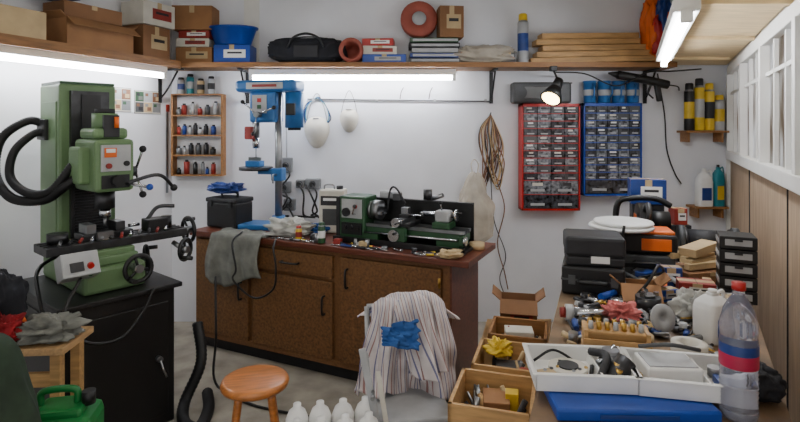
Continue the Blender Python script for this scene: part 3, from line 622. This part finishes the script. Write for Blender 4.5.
c=O('drawer_unit'); c.prism([(.17,1.85),(.47,1.85),(.9,3.2),(.55,3.2)],0,.5,'card2'); c.prism([(.16,1.84),(.48,1.84),(.92,3.22),(.53,3.22)],.5,.52,'piney'); c.done()
bxo('wooden_drawer',.3,.3,.16,(.36,2.02,.523),-17,'pine',[(0,.05,(.1,.12,.1),'card',10),(-.08,-.05,(.06,.08,.08),'offwhite',30),(.08,-.06,(.08,.05,.08),'dark',-20),(.06,.06,(.05,.05,.12),'yellow',5)])
bxo('wooden_drawer',.3,.3,.15,(.49,2.36,.523),-17,'pine',[(0,.0,(.12,.1,.09),'dgrey',10),(-.07,.08,(.1,.05,.13),'tan',-15),(.07,-.06,(.06,.05,.1),'redd',-20)])
bxo('wooden_drawer',.28,.26,.15,(.6,2.68,.523),-17,'shelf',[(0,.02,(.14,.1,.12),'offwhite',10)])
c=O('plastic_bag'); blob(c,(0,0,.035),.05,.045,.035,'yellow',.5,7,61,.9); c.done((.45,2.42,.64))
carton('cardboard_box',.2,.16,.2,(.67,3.0,.523),-12,'card2','redd',True)
c=O('flat_tool_case'); c.box((0,0,.016),(.42,.28,.032),'blue',bev=.006); c.box((0,-.141,.016),(.2,.006,.01),'bluer'); c.done((.62,1.50,.922),-2)
def tray(name,w,d,h,loc,rz,parts):
    o=O(name); tt=.005
    def wall(x0,y0,x1,y1,out):
        o.box(((x0+x1)/2,(y0+y1)/2,h/2),(abs(x1-x0)+tt,abs(y1-y0)+tt,h),'white',bev=.001)
    o.bx(-w/2,w/2,-d/2,d/2,0,tt,'white')
    wall(-w/2,-d/2,w/2,-d/2,1);wall(-w/2,d/2,w/2,d/2,1);wall(-w/2,-d/2,-w/2,d/2,1);wall(w/2,-d/2,w/2,d/2,1)
    o.bx(-w/2-.012,w/2+.012,-d/2-.012,-d/2,h-.004,h,'white',.001); o.bx(-w/2-.012,w/2+.012,d/2,d/2+.012,h-.004,h,'white',.001); o.bx(-w/2-.012,-w/2,-d/2,d/2,h-.004,h,'white'); o.bx(w/2,w/2+.012,-d/2,d/2,h-.004,h,'white')
    o.bx(w*.17,w*.17+tt,-d/2,d/2,0,h*.8,'white')
    parts(o,w,d,h); return o.done(loc,rz)
def p1(o,w,d,h):
    o.cyl((-.03,0,.008),(-.03,0,.03),.055,'offwhite',seg=32); o.cyl((-.03,0,.03),(-.03,0,.034),.03,'dark',seg=24)
    for k in range(9): o.cyl((w*.33,-.07+k*.015,.008),(w*.33+.01,-.07+k*.015,.04+.01*(k%3)),.01,random.choice(['steel','dsteel','brass']),seg=12)
    o.tube([(.04,-.07,.02),(.08,.0,.06),(.05,.06,.05)],.012,'dark'); o.box((-.1,-.04,.02),(.05,.03,.02),'tan',rot=(0,0,20)); o.tube([(-.12,.05,.02),(-.06,.06,.05),(.0,.05,.02),(-.05,.03,.03)],.004,'black')
    o.cyl((.08,-.05,.01),(.13,-.02,.06),.028,'dsteel'); o.cyl((.10,.03,.01),(.10,.03,.07),.025,'steel'); o.cyl((.05,.02,.02),(.12,.05,.07),.01,'chrome')
    for k in range(10): o.cyl((-.11+.02*k,-.06+.012*(k%4),.01),(-.10+.02*k,-.03+.012*(k%4),.03),.006,['steel','dsteel','brass','dark'][k%4],seg=10)
def p2(o,w,d,h):
    o.box((-.04,0,.035),(.15,.11,.055),'white',rot=(0,0,8),bev=.006); o.box((-.04,-.0,.064),(.13,.09,.003),'lgrey',rot=(0,0,8)); o.cyl((.1,.05,.01),(.1,.05,.035),.02,'steel'); o.cyl((.09,-.04,.01),(.12,-.02,.03),.012,'dsteel'); o.box((.1,0,.015),(.03,.05,.02),'bluer'); o.tube([(-.1,.07,.07),(-.03,.02,.1),(.06,.05,.08)],.006,'dgrey')
    o.lathe([(.02,.01),(.035,.01),(.035,.03),(.02,.03),(.02,.01)],(-.11,-.05,0),'tan')
tray('plastic_tray',.27,.19,.05,(.52,1.545,.956),-5,p1); tray('plastic_tray',.27,.19,.05,(.80,1.50,.956),-12,p2)
c=O('collet_holder'); c.box((0,0,.01),(.2,.09,.02),'pine',bev=.002); c.box((0,0,.055),(.2,.06,.05),'pine',rot=(10,0,0),bev=.003); c.box((-.092,0,.04),(.012,.09,.08),'pine'); c.box((.092,0,.04),(.012,.09,.08),'pine'); c.box((0,-.05,.03),(.2,.008,.05),'pine')
for k in range(7):
    for j in range(2): c.cyl((-.075+k*.025,-.015+j*.03,.075),(-.075+k*.025,-.012+j*.03,.1),.009,'brass' if (k+j)%3 else 'lgrey',.007,seg=12)
c.done((.69,1.70,.96),-14)
carton('cardboard_box',.19,.09,.036,(.69,1.70,.922),-14,'card2')
c=O('water_bottle')
pr=[(.03,.0),(.042,.006),(.045,.02)]
for k in range(9): z=.03+k*.012; pr+=[(.045,z),(.0425,z+.006)]
pr+=[(.045,.14),(.0455,.142,'magenta'),(.0455,.175,'magenta'),(.0455,.177,'bluer'),(.0455,.2,'bluer'),(.045,.202),(.043,.22),(.045,.235),(.0445,.25),(.036,.285),(.022,.312),(.015,.322),(.0135,.335),(.0165,.336,'red'),(.0165,.355,'red'),(0,.355,'red')]
c.lathe(pr,(0,0,0),'plastic',seg=36); c.done((.885,1.385,.922))
c=O('dark_bag'); blob(c,(0,0,.04),.06,.06,.045,'bagfab',.3,5,71,.8); c.done((1.0,1.50,.922))
# back clutter
c=O('tool_case'); c.box((0,0,.065),(.27,.26,.13),'black',bev=.012); c.box((0,0,.07),(.275,.265,.008),'dgrey'); c.tube([(-.05,-.13,.07),(-.05,-.16,.07),(.05,-.16,.07),(.05,-.13,.07)],.01,'black'); c.box((-.09,-.133,.07),(.03,.01,.04),'dgrey'); c.box((.09,-.133,.07),(.03,.01,.04),'dgrey'); c.done((.91,2.50,.922),-20)
c=O('tool_case'); c.box((0,0,.02),(.25,.22,.04),'dark',bev=.008); c.box((0,.0,.085),(.26,.22,.09),'dark',bev=.015); c.box((.02,-.112,.03),(.08,.006,.03),'white'); c.done((.91,2.50,1.054),-14)
c=O('mitre_saw')
c.box((0,0,.03),(.36,.26,.06),'black',bev=.01); c.cyl((0,-.02,.06),(0,-.02,.075),.13,'dsteel',seg=32); c.box((0,.06,.1),(.34,.02,.07),'dgrey')
c.box((.02,.1,.15),(.06,.06,.18),'black',bev=.01); c.cyl((-.03,0,.2),(.03,0,.2),.12,'black',seg=36); c.cyl((-.04,0,.2),(-.03,0,.2),.06,'dgrey',seg=28); c.cyl((-.006,0,.185),(.006,0,.185),.118,'steel',seg=36)
c.cyl((.03,.0,.22),(.14,.0,.22),.055,'black'); c.tube([(0,-.08,.29),(0,-.16,.33),(0,-.2,.27),(0,-.15,.21)],.016,'black'); c.box((-.042,0,.24),(.004,.07,.03),'orange')
c.tube([(-.14,.08,.1),(-.13,.06,.3),(-.05,.05,.34),(.08,.05,.34),(.16,.05,.30)],.018,'black')
c.done((1.42,3.1,.922),-15)
c=O('battery_charger_case'); c.box((0,0,.05),(.3,.2,.1),'black',bev=.015); c.box((.05,-.101,.05),(.14,.006,.06),'orange',bev=.002); c.box((.06,0,.105),(.16,.17,.02),'orange',bev=.006); c.done((1.27,2.78,1.04),-15)
c=O('power_tool_case'); c.box((0,0,.057),(.28,.2,.113),'dgrey',bev=.01); c.box((0,-.1,.06),(.2,.01,.02),'black'); c.tube([(-.05,-.1,.08),(-.05,-.13,.08),(.05,-.13,.08),(.05,-.1,.08)],.008,'black'); c.done((1.27,2.78,.922),-15)
c=O('round_lid'); 
for k in range(2): c.lathe([(0,k*.02),(.12,k*.02),(.155-.012*k,k*.02+.004),(.16-.012*k,k*.02+.012),(.155-.012*k,k*.02+.02),(.1,k*.02+.022),(0,k*.02+.018)],(k*.012,0,0),'white',seg=40)
c.done((1.15,2.76,1.158))
carton('milk_carton',.2,.14,.15,(1.53,3.29,1.215),-15,'bluer','white'); c=O('wooden_riser'); c.box((0,0,.145),(.18,.12,.29),'dark',bev=.004); c.box((0,-.061,.145),(.14,.003,.24),'black'); c.done((1.53,3.29,.922),-15)
carton('product_box',.08,.08,.1,(1.74,3.32,1.08),0,'redd','white'); carton('product_box',.12,.1,.156,(1.74,3.32,.922),0,'dark')
c=O('bench_grinder'); c.cyl((-.1,0,.12),(.1,0,.12),.06,'dark'); c.box((0,0,.04),(.12,.14,.08),'dark',bev=.008)
for q in(-1,1): c.cyl((q*.12,0,.12),(q*.15,0,.12),.08,'dgrey',seg=30); c.cyl((q*.105,0,.12),(q*.12,0,.12),.07,'dsteel',seg=30)
c.done((1.74,3.0,.922),-20)
carton('cardboard_box',.28,.2,.06,(1.50,2.66,.922),10,'card2')
c=O('wood_offcuts'); 
for k in range(4): c.box((random.uniform(-.03,.03),k*.03-.05,.02+.012*k),(.24,.035,.03),'tan',rot=(0,random.uniform(-4,4),random.uniform(5,25)),bev=.002)
c.box((.0,.0,.09),(.2,.09,.04),'tan',rot=(0,-6,20),bev=.003)
c.done((1.50,2.66,.986),10)
c=O('parts_drawer_stack')
for k in range(5):
    z=k*.058; c.box((0,0,z+.028),(.14,.14,.054),'blackm',bev=.003); c.box((0,-.072,z+.03),(.10,.006,.026),'lgrey'); c.box((0,-.077,z+.04),(.03,.008,.008),'dark'); c.box((-.071,0,z+.03),(.003,.11,.018),'lgrey')
c.done((1.49,2.35,.922),-25)
carton('product_box',.1,.06,.05,(1.17,2.34,.922),15,'blue','lgrey'); carton('product_box',.15,.1,.06,(1.35,2.42,.922),-20,'redd','offwhite'); carton('product_box',.07,.06,.08,(1.33,2.14,.922),10,'offwhite','dark'); carton('product_box',.12,.08,.05,(1.18,2.5,.922),35,'dgrey','lgrey'); carton('product_box',.1,.07,.09,(1.30,2.56,.922),-10,'bluer','white')
carton('cardboard_box',.16,.12,.07,(1.06,2.36,.922),-15,'card','offwhite',True)
jug('plastic_jug',.11,.1,.17,'white',(1.12,1.90,.922),20,'white')
c=O('paper_towel'); blob(c,(0,0,.05),.07,.05,.055,'ragw',.5,7,81,.9); c.done((1.16,2.09,.922))
c=O('tape_roll'); c.lathe([(.03,0),(.055,0),(.055,.05),(.03,.05),(.03,0)],(0,0,0),'offwhite'); c.done((.955,1.75,.922))
c=O('tape_roll'); c.lathe([(.025,0),(.042,0),(.042,.03),(.025,.03),(.025,0)],(0,0,0),'tan'); c.done((.85,1.87,.922))
c=O('pink_rag'); blob(c,(0,0,.03),.06,.045,.035,'pink',.6,9,82,.9); c.done((.87,2.08,.924))
c=O('lathe_faceplate'); c.lathe([(0,0),(.018,0),(.018,.03),(.045,.035),(.05,.04),(.05,.05),(.012,.052),(.012,.045),(0,.045)],(0,0,0),'lgrey',seg=30); c.done((.95,1.98,.973),rot=(75,0,15))
c=O('lathe_chuck'); c.cyl((0,0,0),(0,0,.06),.05,'dsteel',seg=30); c.cyl((0,0,.06),(0,0,.07),.03,'steel')
for a in(90,210,330): c.box((.03*math.cos(R(a)),.03*math.sin(R(a)),.07),(.02,.018,.025),'chrome',rot=(0,0,a))
c.done((1.03,2.20,.922))
c=O('scattered_hand_tools')
rnd=random.Random(9)
MM=['steel','dsteel','chrome','dark','steel','dgrey','dsteel','bluer','tan','brass','lgrey','black']
for k in range(150):
    Y=rnd.uniform(1.68,2.34); xl=.33+.40*(Y-1.31); X=xl+.05+rnd.uniform(.0,.58)
    if Y<1.82 and X<1.0: continue
    a=rnd.uniform(0,3.14); ln=rnd.uniform(.02,.085); z=.93+rnd.uniform(0,.008); rr=rnd.uniform(.004,.012)
    c.cyl((X,Y,z),(X+ln*math.cos(a),Y+ln*math.sin(a),z+rnd.uniform(0,.015)),rr,rnd.choice(MM),seg=10)
    if k%4==0: c.cyl((X,Y,.921),(X,Y,.921+rnd.uniform(.01,.04)),rnd.uniform(.010,.022),rnd.choice(['steel','dsteel','dark','lgrey']),seg=16)
    if k%7==1: c.box((X,Y,.934),(rnd.uniform(.02,.06),rnd.uniform(.02,.04),.022),rnd.choice(MM+['offwhite','redd']),rot=(0,0,rnd.uniform(0,90)),bev=.002)
    if k%11==2: c.lathe([(.012,0),(.028,0),(.028,.012),(.012,.012),(.012,0)],(X,Y,.93),'steel',rot=(rnd.uniform(-20,40),0,0),seg=18)
for k in range(90):
    Y=rnd.uniform(2.4,3.2); X=.33+.42*(Y-1.31)+.3+rnd.uniform(.0,.5)
    a=rnd.uniform(0,3.14); ln=rnd.uniform(.03,.1); z=.935
    c.cyl((X,Y,z),(X+ln*math.cos(a),Y+ln*math.sin(a),z+rnd.uniform(0,.04)),rnd.uniform(.005,.014),rnd.choice(['dsteel','dark','black','dgrey','bluer','orange','tan','lgrey']),seg=10)
    if k%5==0: c.box((X,Y,.948),(rnd.uniform(.04,.1),rnd.uniform(.03,.06),.05),rnd.choice(['dark','dgrey','black','tan','bluer']),rot=(0,0,rnd.uniform(0,90)),bev=.004)
c.done()
c=O('screwdriver'); c.cyl((0,0,.015),(.1,.03,.015),.015,'blue'); c.cyl((.1,.03,.015),(.2,.06,.015),.003,'chrome'); c.done((.86,2.27,.94),20)
c=O('quill_arbor'); c.cyl((0,0,.03),(.16,.02,.03),.022,'chrome',.01); c.cyl((-.03,0,.03),(0,0,.03),.032,'lgrey'); c.cyl((-.05,0,.03),(-.03,0,.03),.02,'redd'); c.done((.68,2.08,.925),-10)
c=O('power_cord'); c.tube([(1.0,2.3,.93),(1.05,2.25,1.02),(1.12,2.3,1.08),(1.2,2.42,1.02),(1.15,2.55,.96),(1.3,2.7,.94)],.006,'black'); c.tube([(1.1,2.6,1.2),(1.08,2.62,1.0),(1.05,2.63,.93)],.007,'black'); c.done()

# ---------------------------------------------------------------- world & camera
w=bpy.data.worlds.new('W'); sc.world=w; w.use_nodes=True; bg=w.node_tree.nodes['Background']; bg.inputs[0].default_value=(1,.98,.96,1); bg.inputs[1].default_value=1.0
cam=bpy.data.cameras.new('camera'); cam.sensor_width=36; cam.lens=530/800*36; cam.shift_y=-83/800; cam.clip_start=.05
co=bpy.data.objects.new('camera',cam); sc.collection.objects.link(co); co.location=(0,0,1.68); co.rotation_euler=(R(90),0,0); sc.camera=co
